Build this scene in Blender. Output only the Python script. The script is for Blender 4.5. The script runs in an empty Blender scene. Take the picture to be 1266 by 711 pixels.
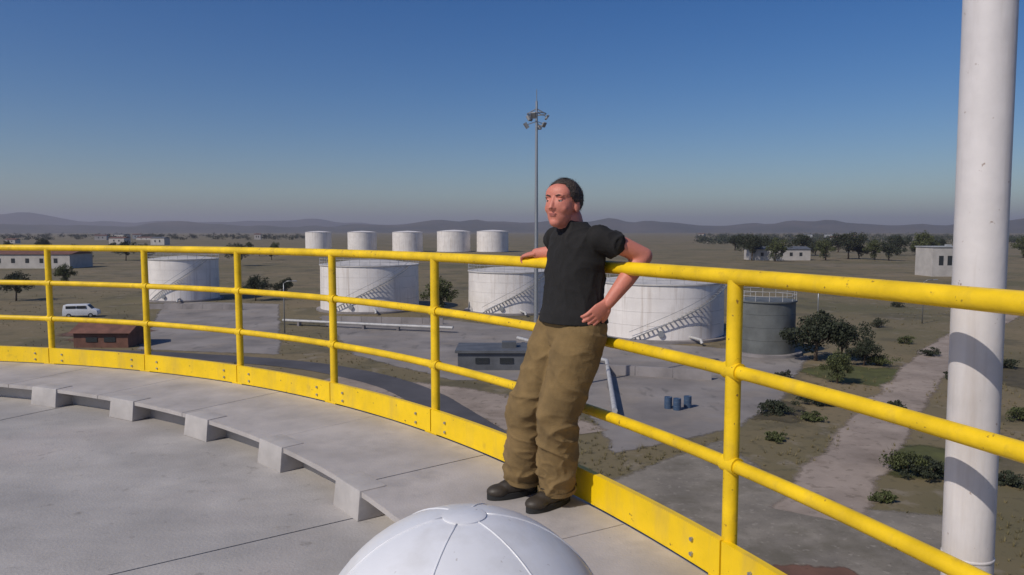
import bpy, bmesh, math, random
from math import sin, cos, radians as R, pi
from mathutils import Vector, Matrix, noise, geometry

random.seed(7)
S = bpy.context.scene
COL = S.collection

# ------------------------------------------------------------------ camera, world, sun, exposure
DZ = 12.0                       # height of the walkway above the ground
EYE = Vector((0, 0, DZ + 1.32))
PITCH = 0.078
F = 900.0
cam = bpy.data.cameras.new('camera')
cam.lens = 36 * F / 1266
cam.clip_end = 60000
cam.clip_start = 0.05
camo = bpy.data.objects.new('camera', cam)
COL.objects.link(camo)
camo.location = EYE
camo.rotation_euler = (pi / 2 - PITCH, 0, 0)
S.camera = camo

SUN_AZ = (-0.77, -0.64)
SUN_EL = R(43)
w = bpy.data.worlds.new('World')
S.world = w
w.use_nodes = True
nt = w.node_tree
sky = nt.nodes.new('ShaderNodeTexSky')
sky.sky_type = 'NISHITA'
sky.sun_disc = False
sky.sun_elevation = SUN_EL
sky.sun_rotation = math.atan2(SUN_AZ[0], SUN_AZ[1])
sky.altitude = 300
sky.air_density = 1.0
sky.dust_density = 0.9
sky.ozone_density = 3.5
bgn = nt.nodes['Background']
bgn.inputs['Strength'].default_value = 0.085
hs = nt.nodes.new('ShaderNodeHueSaturation')
hs.inputs['Saturation'].default_value = 1.38
hs.inputs['Hue'].default_value = 0.511
hs.inputs['Value'].default_value = 1.24
nt.links.new(sky.outputs[0], hs.inputs['Color'])
nt.links.new(hs.outputs[0], bgn.inputs['Color'])
sl = bpy.data.lights.new('sun', 'SUN')
sl.energy = 4.3
sl.angle = R(0.5)
sl.color = (1.0, 0.93, 0.83)
slo = bpy.data.objects.new('sun', sl)
COL.objects.link(slo)
sd = Vector((SUN_AZ[0], SUN_AZ[1], 0)).normalized() * cos(SUN_EL) + Vector((0, 0, sin(SUN_EL)))
slo.rotation_euler = sd.to_track_quat('Z', 'Y').to_euler()
S.view_settings.view_transform = 'Standard'
S.view_settings.look = 'None'
S.view_settings.exposure = -0.45
S.view_settings.gamma = 1

# ------------------------------------------------------------------ helpers
def ray(px, py, z):
    """point at height z that stands at a given spot of the view (used to survey the place)"""
    dx = (px - 633) / F
    dz = -(py - 355.5) / F
    Y = cos(PITCH) + dz * sin(PITCH)
    Z = -sin(PITCH) + dz * cos(PITCH)
    t = (z - EYE.z) / Z
    return Vector((dx * t, Y * t, z))

def mat(name, col, rough=0.7, metal=0.0, var=0.0, scale=3.0, bump=0.0, bscale=40.0, col2=None, detail=6, coat=0.0, stops=(0.35, 0.65)):
    m = bpy.data.materials.new(name)
    m.use_nodes = True
    n = m.node_tree
    b = n.nodes['Principled BSDF']
    b.inputs['Base Color'].default_value = (*col, 1)
    b.inputs['Roughness'].default_value = rough
    b.inputs['Metallic'].default_value = metal
    b.inputs['Coat Weight'].default_value = coat
    tc = n.nodes.new('ShaderNodeTexCoord')
    if var or col2:
        t = n.nodes.new('ShaderNodeTexNoise')
        t.inputs['Scale'].default_value = scale
        t.inputs['Detail'].default_value = detail
        t.inputs['Roughness'].default_value = 0.62
        n.links.new(tc.outputs['Object'], t.inputs['Vector'])
        r = n.nodes.new('ShaderNodeValToRGB')
        r.color_ramp.elements[0].position = stops[0]
        r.color_ramp.elements[1].position = stops[1]
        c2 = col2 if col2 else tuple(c * (1 - var) for c in col)
        r.color_ramp.elements[0].color = (*c2, 1)
        r.color_ramp.elements[1].color = (*(col if col2 else tuple(min(1, c * (1 + var * .4)) for c in col)), 1)
        n.links.new(t.outputs['Fac'], r.inputs['Fac'])
        n.links.new(r.outputs['Color'], b.inputs['Base Color'])
        m['ramp'] = r.name
    if bump:
        t2 = n.nodes.new('ShaderNodeTexNoise')
        t2.inputs['Scale'].default_value = bscale
        t2.inputs['Detail'].default_value = 5
        n.links.new(tc.outputs['Object'], t2.inputs['Vector'])
        bp = n.nodes.new('ShaderNodeBump')
        bp.inputs['Strength'].default_value = bump
        bp.inputs['Distance'].default_value = 0.01
        n.links.new(t2.outputs['Fac'], bp.inputs['Height'])
        n.links.new(bp.outputs['Normal'], b.inputs['Normal'])
    return m

def stain_or_tone(m, col, scale, lo, hi, vec_scale=(1, 1, 1), strength=0.8):
    """lays a second, larger pattern of wear or tone over a material"""
    n = m.node_tree
    b = n.nodes['Principled BSDF']
    tc = n.nodes.new('ShaderNodeTexCoord')
    mp = n.nodes.new('ShaderNodeMapping')
    mp.inputs['Scale'].default_value = vec_scale
    t = n.nodes.new('ShaderNodeTexNoise')
    t.inputs['Scale'].default_value = scale
    t.inputs['Detail'].default_value = 8
    t.inputs['Roughness'].default_value = 0.6
    mr = n.nodes.new('ShaderNodeMapRange')
    mr.inputs['From Min'].default_value = lo
    mr.inputs['From Max'].default_value = hi
    mr.inputs['To Max'].default_value = strength
    mx = n.nodes.new('ShaderNodeMixRGB')
    mx.inputs['Color2'].default_value = (*col, 1)
    n.links.new(tc.outputs['Object'], mp.inputs[0])
    n.links.new(mp.outputs[0], t.inputs['Vector'])
    n.links.new(t.outputs['Fac'], mr.inputs['Value'])
    n.links.new(mr.outputs[0], mx.inputs['Fac'])
    old = b.inputs['Base Color']
    if old.is_linked:
        n.links.new(old.links[0].from_socket, mx.inputs['Color1'])
    else:
        mx.inputs['Color1'].default_value = old.default_value
    n.links.new(mx.outputs[0], old)
    return m

def link(name, me, m=None, parent=None):
    o = bpy.data.objects.new(name, me)
    COL.objects.link(o)
    if m is not None:
        if isinstance(m, (list, tuple)):
            for k in m: me.materials.append(k)
        else:
            me.materials.append(m)
    if parent: o.parent = parent
    return o

def obj(name, bm, m, parent=None, smooth=False, angle=None):
    bmesh.ops.recalc_face_normals(bm, faces=bm.faces)
    me = bpy.data.meshes.new(name)
    bm.to_mesh(me)
    bm.free()
    if smooth:
        for p in me.polygons: p.use_smooth = True
        if angle is not None:
            me.set_sharp_from_angle(angle=R(angle))
    return link(name, me, m, parent)

def tag(o, label=None, cat=None, group=None, kind=None):
    if label: o['label'] = label
    if cat: o['category'] = cat
    if group: o['group'] = group
    if kind: o['kind'] = kind
    return o

def thing(name, loc=(0, 0, 0), label=None, cat=None, group=None, rz=0):
    o = bpy.data.objects.new(name, None)
    COL.objects.link(o)
    o.empty_display_size = 0.2
    o.location = loc
    o.rotation_euler = (0, 0, rz)
    return tag(o, label, cat, group)

def copy_tree(o, parent=None):
    c = o.copy()
    COL.objects.link(c)
    c.parent = parent
    for ch in o.children:
        copy_tree(ch, c)
    return c

def box(bm, c, s, M=None):
    r = bmesh.ops.create_cube(bm, size=1)
    for v in r['verts']:
        v.co = Vector((v.co.x * s[0] + c[0], v.co.y * s[1] + c[1], v.co.z * s[2] + c[2]))
        if M: v.co = M @ v.co
    return r['verts']

def bevel_all(bm, off, seg=2):
    bmesh.ops.bevel(bm, geom=list(bm.edges), offset=off, segments=seg, affect='EDGES', profile=0.6)

def tube(bm, pts, r, n=12, cap=True, up=None):
    """round bar through pts; r number or one per point"""
    pts = [Vector(p) for p in pts]
    rings = []
    prev = None
    for i, p in enumerate(pts):
        if i == 0: t = pts[1] - pts[0]
        elif i == len(pts) - 1: t = pts[-1] - pts[-2]
        else: t = (pts[i + 1] - p).normalized() + (p - pts[i - 1]).normalized()
        t.normalize()
        if prev is None:
            a = Vector((0, 0, 1)) if abs(t.z) < 0.9 else Vector((1, 0, 0))
            if up: a = Vector(up)
        else:
            a = prev
        u = (a - t * a.dot(t)).normalized()
        prev = u
        v = t.cross(u)
        rr = r[i] if isinstance(r, (list, tuple)) else r
        ra, rb = rr if isinstance(rr, (list, tuple)) else (rr, rr)
        rings.append([bm.verts.new(p + u * (ra * cos(2 * pi * k / n)) + v * (rb * sin(2 * pi * k / n))) for k in range(n)])
    for a, b in zip(rings, rings[1:]):
        for k in range(n):
            bm.faces.new((a[k], a[(k + 1) % n], b[(k + 1) % n], b[k]))
    if cap:
        bm.faces.new(rings[0][::-1])
        bm.faces.new(rings[-1])

def lathe(bm, prof, n=32, c=(0, 0, 0), a0=0.0, a1=2 * pi, close=True):
    full = abs(a1 - a0 - 2 * pi) < 1e-6
    rings = []
    for k in range(n if full else n + 1):
        a = a0 + (a1 - a0) * k / n
        rings.append([bm.verts.new((c[0] + r * cos(a), c[1] + r * sin(a), c[2] + z)) for r, z in prof])
    m = len(prof)
    for k in range(n):
        A = rings[k]
        B = rings[(k + 1) % len(rings)]
        for j in range(m - 1):
            bm.faces.new((A[j], A[j + 1], B[j + 1], B[j]))
    bmesh.ops.remove_doubles(bm, verts=bm.verts, dist=1e-5)

def sector(bm, C, r0, r1, a0, a1, z0, z1, n=6, zf=None):
    """a slab that is a sector of a ring"""
    lo = []
    for k in range(n + 1):
        a = a0 + (a1 - a0) * k / n
        row = []
        for r, top in ((r0, 0), (r1, 0), (r1, 1), (r0, 1)):
            z = z1 if top else z0
            if zf: z += zf(r)
            row.append(bm.verts.new((C[0] + r * cos(a), C[1] + r * sin(a), z)))
        lo.append(row)
    for A, B in zip(lo, lo[1:]):
        for j in range(4):
            bm.faces.new((A[j], A[(j + 1) % 4], B[(j + 1) % 4], B[j]))
    bm.faces.new(lo[0])
    bm.faces.new(lo[-1][::-1])

# ------------------------------------------------------------------ materials
M_yellow = mat('yellow_paint', (0.90, 0.59, 0.009), 0.42, var=0.22, scale=5, bump=0.12, bscale=60)
stain_or_tone(M_yellow, (0.42, 0.26, 0.03), 9, 0.60, 0.75, strength=0.7)
stain_or_tone(M_yellow, (0.16, 0.07, 0.03), 38, 0.65, 0.69, strength=0.85)
M_toe = mat('toe_board_yellow', (0.94, 0.62, 0.006), 0.4, var=0.12, scale=4, bump=0.08, bscale=50)
stain_or_tone(M_toe, (0.40, 0.26, 0.05), 6, 0.62, 0.78, strength=0.7)
stain_or_tone(M_toe, (0.16, 0.07, 0.03), 26, 0.665, 0.70, strength=0.85)
stain_or_tone(M_toe, (0.35, 0.27, 0.12), 5, 0.5, 0.8, (1.5, 1.5, .4), strength=0.4)
stain_or_tone(M_yellow, (0.50, 0.34, 0.06), 14, 0.57, 0.75, (1, 1, .3), 0.4)
M_deck = mat('roof_paint', (0.455, 0.425, 0.395), 0.62, var=0.22, scale=1.6, bump=0.25, bscale=70)
stain_or_tone(M_deck, (0.28, 0.268, 0.26), 0.9, 0.5, 0.72, (0.35, 1.3, 1), 0.6)  # darker grey bands in the deck colour, drawn out along X
stain_or_tone(M_deck, (0.47, 0.41, 0.38), 0.7, 0.55, 0.75, (1, 1, 1), 0.6)
stain_or_tone(M_deck, (0.16, 0.14, 0.12), 9, 0.62, 0.72, strength=0.5)
stain_or_tone(M_deck, (0.10, 0.09, 0.08), 45, 0.69, 0.72, strength=0.6)
M_walk = mat('walkway_paint', (0.46, 0.425, 0.405), 0.6, var=0.2, scale=2.5, bump=0.2, bscale=80)
stain_or_tone(M_walk, (0.27, 0.25, 0.24), 3, 0.55, 0.75, strength=0.6)
stain_or_tone(M_walk, (0.14, 0.12, 0.10), 40, 0.68, 0.72, strength=0.6)
M_brk = mat('bracket_paint', (0.46, 0.43, 0.41), 0.55, var=0.15, scale=6, bump=0.15)
M_gap = mat('dark_joint', (0.10, 0.098, 0.095), 0.85)
M_white = mat('white_paint', (0.74, 0.74, 0.76), 0.38, var=0.06, scale=3, bump=0.05, bscale=25, coat=0.1)
stain_or_tone(M_white, (0.50, 0.48, 0.45), 7, 0.5, 0.75, strength=0.5)
stain_or_tone(M_white, (0.30, 0.24, 0.19), 60, 0.68, 0.72, strength=0.6)
M_pole = mat('white_pole_paint', (0.70, 0.66, 0.65), 0.5, var=0.12, scale=4, bump=0.1, bscale=30)
stain_or_tone(M_pole, (0.42, 0.36, 0.32), 5, 0.52, 0.75, (3, 3, 0.25), 0.6)
stain_or_tone(M_pole, (0.22, 0.12, 0.07), 40, 0.68, 0.71, strength=0.7)
M_steel = mat('galvanised_steel', (0.42, 0.43, 0.44), 0.45, 0.7, var=0.25, scale=20)
M_shell = mat('white_tank_paint', (0.80, 0.75, 0.71), 0.55, var=0.10, scale=0.4, bump=0.1, bscale=3)
stain_or_tone(M_shell, (0.36, 0.27, 0.20), 0.8, 0.52, 0.75, (2.5, 2.5, 0.12), 0.6)
M_troof = mat('tank_roof_paint', (0.55, 0.52, 0.49), 0.65, var=0.2, scale=0.5)
M_dtank = mat('grey_green_tank_paint', (0.13, 0.138, 0.135), 0.6, var=0.3, scale=0.5)
M_gshell = mat('grey_tank_paint', (0.40, 0.40, 0.40), 0.6, var=0.15, scale=0.4)
M_conc = mat('concrete', (0.27, 0.245, 0.24), 0.85, var=0.3, scale=0.3, bump=0.3, bscale=8)
M_apron = mat('pale_concrete', (0.26, 0.232, 0.212), 0.88, var=0.3, scale=0.15)
stain_or_tone(M_apron, (0.14, 0.13, 0.13), 0.08, 0.5, 0.7, strength=0.6)
stain_or_tone(M_apron, (0.09, 0.085, 0.08), 0.6, 0.60, 0.66, (1, .35, 1), 0.5)
stain_or_tone(M_apron, (0.30, 0.25, 0.20), 0.25, 0.5, 0.75, strength=0.7)
M_grav = mat('gravel', (0.235, 0.205, 0.165), 0.95, var=0.3, scale=0.4, bump=0.5, bscale=6)
stain_or_tone(M_grav, (0.11, 0.095, 0.065), 0.25, 0.5, 0.62, strength=0.6)
stain_or_tone(M_grav, (0.34, 0.30, 0.25), 2.5, 0.58, 0.66, strength=0.5)
stain_or_tone(M_grav, (0.09, 0.08, 0.06), 7.0, 0.60, 0.66, strength=0.5)
M_asph = mat('asphalt', (0.085, 0.08, 0.085), 0.85, var=0.3, scale=0.2)
M_dirt = mat('dirt_track', (0.33, 0.265, 0.215), 0.95, var=0.25, scale=0.2)
stain_or_tone(M_dirt, (0.16, 0.12, 0.085), 0.3, 0.5, 0.7, strength=0.6)
stain_or_tone(M_dirt, (0.13, 0.10, 0.07), 1.5, 0.56, 0.62, strength=0.5)
stain_or_tone(M_dirt, (0.36, 0.30, 0.25), 3.0, 0.60, 0.66, strength=0.5)
M_red = mat('red_earth', (0.15, 0.075, 0.05), 0.95, var=0.3, scale=0.5)
M_ground = mat('dry_ground', (0.215, 0.160, 0.088), 0.97, scale=0.05, col2=(0.125, 0.105, 0.050), detail=10, bump=0.6, bscale=1.5)
stain_or_tone(M_ground, (0.085, 0.082, 0.03), 0.025, 0.52, 0.62, strength=0.7)
stain_or_tone(M_ground, (0.20, 0.16, 0.115), 0.011, 0.55, 0.7, strength=0.6)
stain_or_tone(M_ground, (0.075, 0.065, 0.035), 0.11, 0.54, 0.60, strength=0.6)
stain_or_tone(M_ground, (0.24, 0.20, 0.15), 0.35, 0.58, 0.66, strength=0.6)
stain_or_tone(M_ground, (0.07, 0.060, 0.03), 1.6, 0.57, 0.62, strength=0.5)
M_grass = mat('green_grass', (0.085, 0.088, 0.022), 0.95, var=0.35, scale=0.6)
M_scrub = mat('scrub_ground', (0.085, 0.068, 0.035), 0.97, var=0.35, scale=0.8)
M_leaf = mat('foliage', (0.075, 0.088, 0.026), 0.8, var=0.45, scale=1.2)
M_leafd = mat('dark_foliage', (0.032, 0.040, 0.018), 0.8, var=0.4, scale=1.0)
M_bark = mat('bark', (0.12, 0.085, 0.06), 0.95, var=0.3, scale=6)
M_hill = mat('far_hill', (0.10, 0.085, 0.065), 0.98, scale=0.003, col2=(0.04, 0.045, 0.03), detail=12)
M_wall = mat('building_wall', (0.46, 0.43, 0.40), 0.8, var=0.15, scale=0.4)
M_wallg = mat('grey_building_wall', (0.36, 0.37, 0.38), 0.8, var=0.15, scale=0.4)
M_rroof = mat('rust_roof', (0.17, 0.075, 0.05), 0.8, var=0.35, scale=0.8)
M_groof = mat('grey_sheet_roof', (0.11, 0.115, 0.125), 0.6, var=0.3, scale=0.6)
M_glass = mat('window_glass', (0.03, 0.035, 0.04), 0.12)
M_tyre = mat('tyre_rubber', (0.02, 0.02, 0.02), 0.9)
M_pipe = mat('pipe_paint', (0.45, 0.44, 0.43), 0.5, var=0.2, scale=2)
M_skin = mat('skin', (0.62, 0.22, 0.155), 0.55, var=0.08, scale=18, bump=0.1, bscale=120)
M_skin.node_tree.nodes['Principled BSDF'].inputs['Subsurface Weight'].default_value = 0.08
M_skin.node_tree.nodes['Principled BSDF'].inputs['Subsurface Radius'].default_value = (0.02, 0.008, 0.004)
M_lip = mat('lip', (0.38, 0.12, 0.10), 0.5)
M_hair = mat('hair', (0.06, 0.042, 0.032), 0.75, var=0.4, scale=60, bump=0.6, bscale=150)
M_shirt = mat('black_cotton', (0.013, 0.012, 0.012), 0.95, var=0.25, scale=20, bump=0.3, bscale=200)
M_trou = mat('khaki_cotton', (0.215, 0.140, 0.056), 0.95, var=0.25, scale=9, bump=0.3, bscale=180)
M_boot = mat('boot_leather', (0.045, 0.035, 0.025), 0.55, var=0.3, scale=15, bump=0.2)
M_sole = mat('boot_sole', (0.02, 0.02, 0.02), 0.85)
M_belt = mat('belt_leather', (0.025, 0.018, 0.013), 0.5)
M_eye = mat('eye_white', (0.42, 0.38, 0.35), 0.35)
M_iris = mat('iris', (0.05, 0.03, 0.02), 0.2)

# ------------------------------------------------------------------ the ground, hills
paved = []
def feather(m, scale=1.2, hard=3.0):
    """broken edge: the sheet thins out into the soil beyond its rim in crumbs and streaks"""
    if m.get('feathered'): return m
    m['feathered'] = 1
    n = m.node_tree
    out = n.nodes['Material Output']
    b = n.nodes['Principled BSDF']
    at = n.nodes.new('ShaderNodeAttribute'); at.attribute_name = 'rim'
    tc = n.nodes.new('ShaderNodeTexCoord')
    t = n.nodes.new('ShaderNodeTexNoise')
    t.inputs['Scale'].default_value = scale; t.inputs['Detail'].default_value = 9; t.inputs['Roughness'].default_value = .7
    n.links.new(tc.outputs['Object'], t.inputs['Vector'])
    ad = n.nodes.new('ShaderNodeMath'); ad.operation = 'ADD'
    n.links.new(at.outputs['Fac'], ad.inputs[0]); n.links.new(t.outputs['Fac'], ad.inputs[1])
    mr = n.nodes.new('ShaderNodeMapRange')
    mr.inputs['From Min'].default_value = 1.0 - .5 / hard; mr.inputs['From Max'].default_value = 1.0 + .5 / hard
    n.links.new(ad.outputs[0], mr.inputs['Value'])
    n.links.new(mr.outputs[0], b.inputs['Alpha'])
    return m

def flat(name, pts, z, m, label=None, kind='structure', rim=None):
    if rim is None: rim = .6
    pts = [Vector((p[0], p[1], 0)) for p in pts]
    if 'yard' in name:
        q = []
        for k in range(len(pts)):
            a, b = pts[k - 1], pts[k]
            n_ = max(2, int((b - a).length / .8))
            for i in range(n_):
                c = a.lerp(b, i / n_)
                q.append(c + Vector((noise.noise(c * .3) * .3, noise.noise(c * .3 + Vector((9, 0, 0))) * .3, 0)))
        pts = q
        paved.append([Vector(p) for p in pts])
    area = sum(pts[k - 1].x * pts[k].y - pts[k].x * pts[k - 1].y for k in range(len(pts)))
    sgn = 1 if area > 0 else -1
    inner, outer = [], []
    n_ = len(pts)
    for k in range(n_):
        t = (pts[(k + 1) % n_] - pts[k - 1]).normalized()
        nr = Vector((-t.y, t.x)) * sgn
        c2 = Vector((pts[k].x, pts[k].y))
        inner.append(c2 + nr * rim)
        outer.append(c2 - nr * rim)
    ed = [(k, (k + 1) % n_) for k in range(n_)] + [(n_ + k, n_ + (k + 1) % n_) for k in range(n_)]
    vs, es, fs, ov, oe, of = geometry.delaunay_2d_cdt(outer + inner, ed, [], 1, 1e-4)
    bm = bmesh.new()
    lay = bm.verts.layers.float.new('rim')
    bv = []
    for v, src in zip(vs, ov):
        q = bm.verts.new((v.x, v.y, z))
        q[lay] = 0.5 if not src else (1.0 if min(src) >= n_ else 0.0)
        bv.append(q)
    for f in fs:
        if len(f) >= 3: bm.faces.new([bv[i] for i in f])
    for f in bm.faces:
        f.normal_update()
        if f.normal.z < 0: f.normal_flip()
    me = bpy.data.meshes.new(name); bm.to_mesh(me); bm.free()
    o = link(name, me, feather(m))
    return tag(o, kind=kind, label=label)

bm = bmesh.new()
bmesh.ops.create_circle(bm, cap_ends=True, cap_tris=True, segments=96, radius=15000)
o = obj('ground', bm, M_ground)
tag(o, kind='structure')

def strip(name, pts, width, z, m, rag=.3):
    """a road along ground points"""
    pts = [Vector((p[0], p[1])) for p in pts]
    # smooth the centre line
    for _ in range(5):
        q = [pts[0]]
        for a, b in zip(pts, pts[1:]):
            q += [a * .75 + b * .25, a * .25 + b * .75]
        q.append(pts[-1])
        pts = q
    bm = bmesh.new()
    lay = bm.verts.layers.float.new('rim')
    L = []
    for i, p in enumerate(pts):
        t = (pts[min(i + 1, len(pts) - 1)] - pts[max(i - 1, 0)]).normalized()
        nrm = Vector((-t.y, t.x))
        j1 = 1 + rag * noise.noise(Vector((p.x * .3, p.y * .3, z * 50)))
        j2 = 1 + rag * noise.noise(Vector((p.x * .3, p.y * .3, 9)))
        row = []
        for f_, v_ in ((j1 * .5 + rag * .9, 0), (j1 * .5 - rag * .3, 1), (-j2 * .5 + rag * .3, 1), (-j2 * .5 - rag * .9, 0)):
            q = bm.verts.new((*(p + nrm * width * f_), z)); q[lay] = v_; row.append(q)
        L.append(row)
    paved.append([a[1].co.copy() for a in L] + [a[2].co.copy() for a in L[::-1]])
    for A, B in zip(L, L[1:]):
        for k in range(3):
            bm.faces.new((A[k], A[k + 1], B[k + 1], B[k]))
    for f in bm.faces:
        f.normal_update()
        if f.normal.z < 0: f.normal_flip()
    me = bpy.data.meshes.new(name); bm.to_mesh(me); bm.free()
    return tag(link(name, me, feather(m)), kind='structure')

def hills(name, dist, hfun, m, a0, a1, n=220, depth=1800):
    bm = bmesh.new()
    rows = []
    for j, (dr, hh) in enumerate(((0, 0), (.2, .35), (.4, .7), (.6, 1.0), (1.0, .55), (1.6, 0))):
        row = []
        for k in range(n + 1):
            a = R(a0 + (a1 - a0) * k / n)
            h = hfun(math.degrees(a)) * hh
            jit = 1 + .25 * noise.noise(Vector((k * .13, j * 1.7, dist)))
            rr = dist + depth * dr * jit
            z = h * (1 + .22 * noise.noise(Vector((k * .35, j * 2.1, dist)))) - 2
            row.append(bm.verts.new((rr * sin(a), rr * cos(a), z)))
        rows.append(row)
    for A, B in zip(rows, rows[1:]):
        for k in range(n):
            bm.faces.new((A[k], A[k + 1], B[k + 1], B[k]))
    o = obj(name, bm, m, smooth=True)
    return tag(o, kind='structure')

def hf1(a):   # degrees right of straight ahead
    b = 92 + 46 * noise.noise(Vector((a * .09, 3.3, 0))) + 45 * noise.noise(Vector((a * .33, 1.3, 0)))
    b += 95 * math.exp(-((a + 33.5) / 3.0) ** 2) + 40 * math.exp(-((a + 22) / 7) ** 2)
    return max(25, b * (1.0 if a < 5 else max(.45, 1 - (a - 5) * .03)))
def hf2(a):
    return max(10, 65 + 45 * noise.noise(Vector((a * .12, 7.7, 0))) + 18 * noise.noise(Vector((a * .6, 2.2, 0))))
hills('hills', 8000, hf1, M_hill, -75, 75)
hills('low_ridge', 4600, hf2, M_hill, -75, 75, depth=1200)

def patch(name, c, rx, ry, z, m):
    pts = []
    for k in range(64):
        a = 2 * pi * k / 64
        q = 1 + .45 * noise.noise(Vector((cos(a) * 1.3, sin(a) * 1.3, c.x))) + .16 * noise.noise(Vector((cos(a) * 6, sin(a) * 6, c.y)))
        pts.append(Vector((c.x + rx * q * cos(a), c.y + ry * q * sin(a), 0)))
    return flat(name, pts, z, m, rim=min(rx, ry) * .3)
# roads and yards (surveyed from the photograph)
def g(px, py): return ray(px, py, 0)
flat('concrete_yard', [g(205, 372), g(345, 376), g(345, 438), g(170, 432)], .012, M_apron)
flat('concrete_yard', [g(395, 392), g(560, 396), g(740, 418), g(1000, 440), g(960, 500), g(905, 530), g(760, 560), g(700, 470), g(560, 470), g(440, 440)], .014, M_apron)
strip('dirt_track', [g(400, 470), g(520, 485), g(620, 500), g(700, 540)], 5.2, .026, M_dirt)
strip('road', [g(-200, 425), g(150, 436), g(360, 448), g(470, 468), g(530, 492), g(600, 540)], 3.2, .032, M_asph, .06)
strip('dirt_track', [g(1010, 640), g(1040, 590), g(1085, 530), g(1130, 470), g(1180, 420), g(1280, 372), g(1500, 340)], 3.3, .022, M_dirt)
flat('gravel_yard', [g(740, 600), g(890, 545), g(1000, 620), g(1180, 640), g(1230, 760), g(700, 760)], .016, M_grav)
patch('red_earth', g(1000, 712), 1.9, 1.1, .036, M_red)
patch('red_earth', g(135, 412), 5, 6, .03, M_red)
patch('grass_patch', g(1062, 462), 4.6, 5.5, .004, M_grass)
patch('grass_patch', g(1135, 568), 3.6, 3.2, .004, M_grass)
patch('grass_patch', g(945, 505), 3.0, 3.4, .008, M_scrub)
patch('grass_patch', g(1290, 470), 5, 7, .008, M_scrub)

# ------------------------------------------------------------------ white storage tanks in the yard
def tank(px, py_base, wpx, py_top, label, name='storage_tank', group=None, shellm=None, roofm=None, stair=True, rail=True, cat='tank'):
    base = g(px, py_base)
    d = base.y
    r = wpx * d / F / 2
    c = Vector((base.x * (base.y + r * .96) / base.y, base.y + r * .96, 0))
    zt = EYE.z - (py_top - 285) * (c.y - r * .9) / F
    t = thing(name, (c.x, c.y, 0), label, cat, group)
    shellm = shellm or M_shell
    roofm = roofm or M_troof
    nb = 4
    for k in range(nb):                                  # shell courses, each slightly proud of the next
        bm = bmesh.new()
        z0, z1 = .3 + (zt - .3) * k / nb, .3 + (zt - .3) * (k + 1) / nb
        rr = r - .015 * k
        lathe(bm, [(rr - .12, z0 + .02), (rr, z0 + .02), (rr, z1), (rr - .12, z1)], 56)
        obj('shell_course', bm, shellm, t, True, 30)
    bm = bmesh.new()
    lathe(bm, [(0, .02), (r + .7, .02), (r + .7, .3), (0, .3)], 48)
    obj('foundation', bm, M_conc, t, True, 30)
    bm = bmesh.new()
    lathe(bm, [(r + .1, zt - .08), (r + .1, zt + .06), (r - .3, zt + .1), (r * .5, zt + r * .07), (0.001, zt + r * .1)], 56)
    obj('roof', bm, roofm, t, True, 30)
    if rail:
        bm = bmesh.new()
        n = max(14, int(2 * pi * r / 1.6))
        for k in range(n):
            a = 2 * pi * k / n
            tube(bm, [(r * cos(a), r * sin(a), zt + .05), (r * cos(a), r * sin(a), zt + 1.1)], .03, 4)
        for h in (.6, 1.1):
            tube(bm, [(r * cos(2 * pi * k / 48), r * sin(2 * pi * k / 48), zt + h) for k in range(49)], .03, 4)
        obj('roof_railing', bm, M_pipe, t)
    if stair:                                            # spiral stair
        n = int(zt / .25)
        st = thing_part('spiral_stair', t)
        bm = bmesh.new()
        for k in range(n):
            a = -2.2 + 1.7 * k / n
            Mx = Matrix.Translation((0, 0, .3 + zt * k / n * .97)) @ Matrix.Rotation(a, 4, 'Z')
            box(bm, (r + .30, 0, 0), (.5, .24, .04), Mx)
        for h in (0.9,):
            tube(bm, [((r + .56) * cos(-2.2 + 1.7 * k / 30), (r + .56) * sin(-2.2 + 1.7 * k / 30), .3 + zt * .97 * k / 30 + h) for k in range(31)], .03, 5)
        tube(bm, [((r + .56) * cos(-2.2 + 1.7 * k / 30), (r + .56) * sin(-2.2 + 1.7 * k / 30), .3 + zt * .97 * k / 30 - .05) for k in range(31)], .07, 5)
        fill(st, bm, M_steel)
        bm = bmesh.new()                                 # manhole and outlet pipe
        tube(bm, [((r - .05) * cos(-1.75), (r - .05) * sin(-1.75), 1.1), ((r + .3) * cos(-1.75), (r + .3) * sin(-1.75), 1.1)], .38, 16)
        obj('manhole', bm, M_steel, t, True, 30)
        bm = bmesh.new()
        tube(bm, [((r - .05) * cos(-1.3), (r - .05) * sin(-1.3), .7), ((r + 2.4) * cos(-1.3), (r + 2.4) * sin(-1.3), .7), ((r + 2.7) * cos(-1.3), (r + 2.7) * sin(-1.3), .3)], .18, 10)
        obj('outlet_pipe', bm, M_pipe, t, True, 40)
    return t

def thing_part(name, parent):
    o = bpy.data.objects.new(name, bpy.data.meshes.new(name))
    COL.objects.link(o)
    o.parent = parent
    return o
def fill(o, bm, m):
    bmesh.ops.recalc_face_normals(bm, faces=bm.faces)
    bm.to_mesh(o.data)
    bm.free()
    o.data.materials.append(m)

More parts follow.
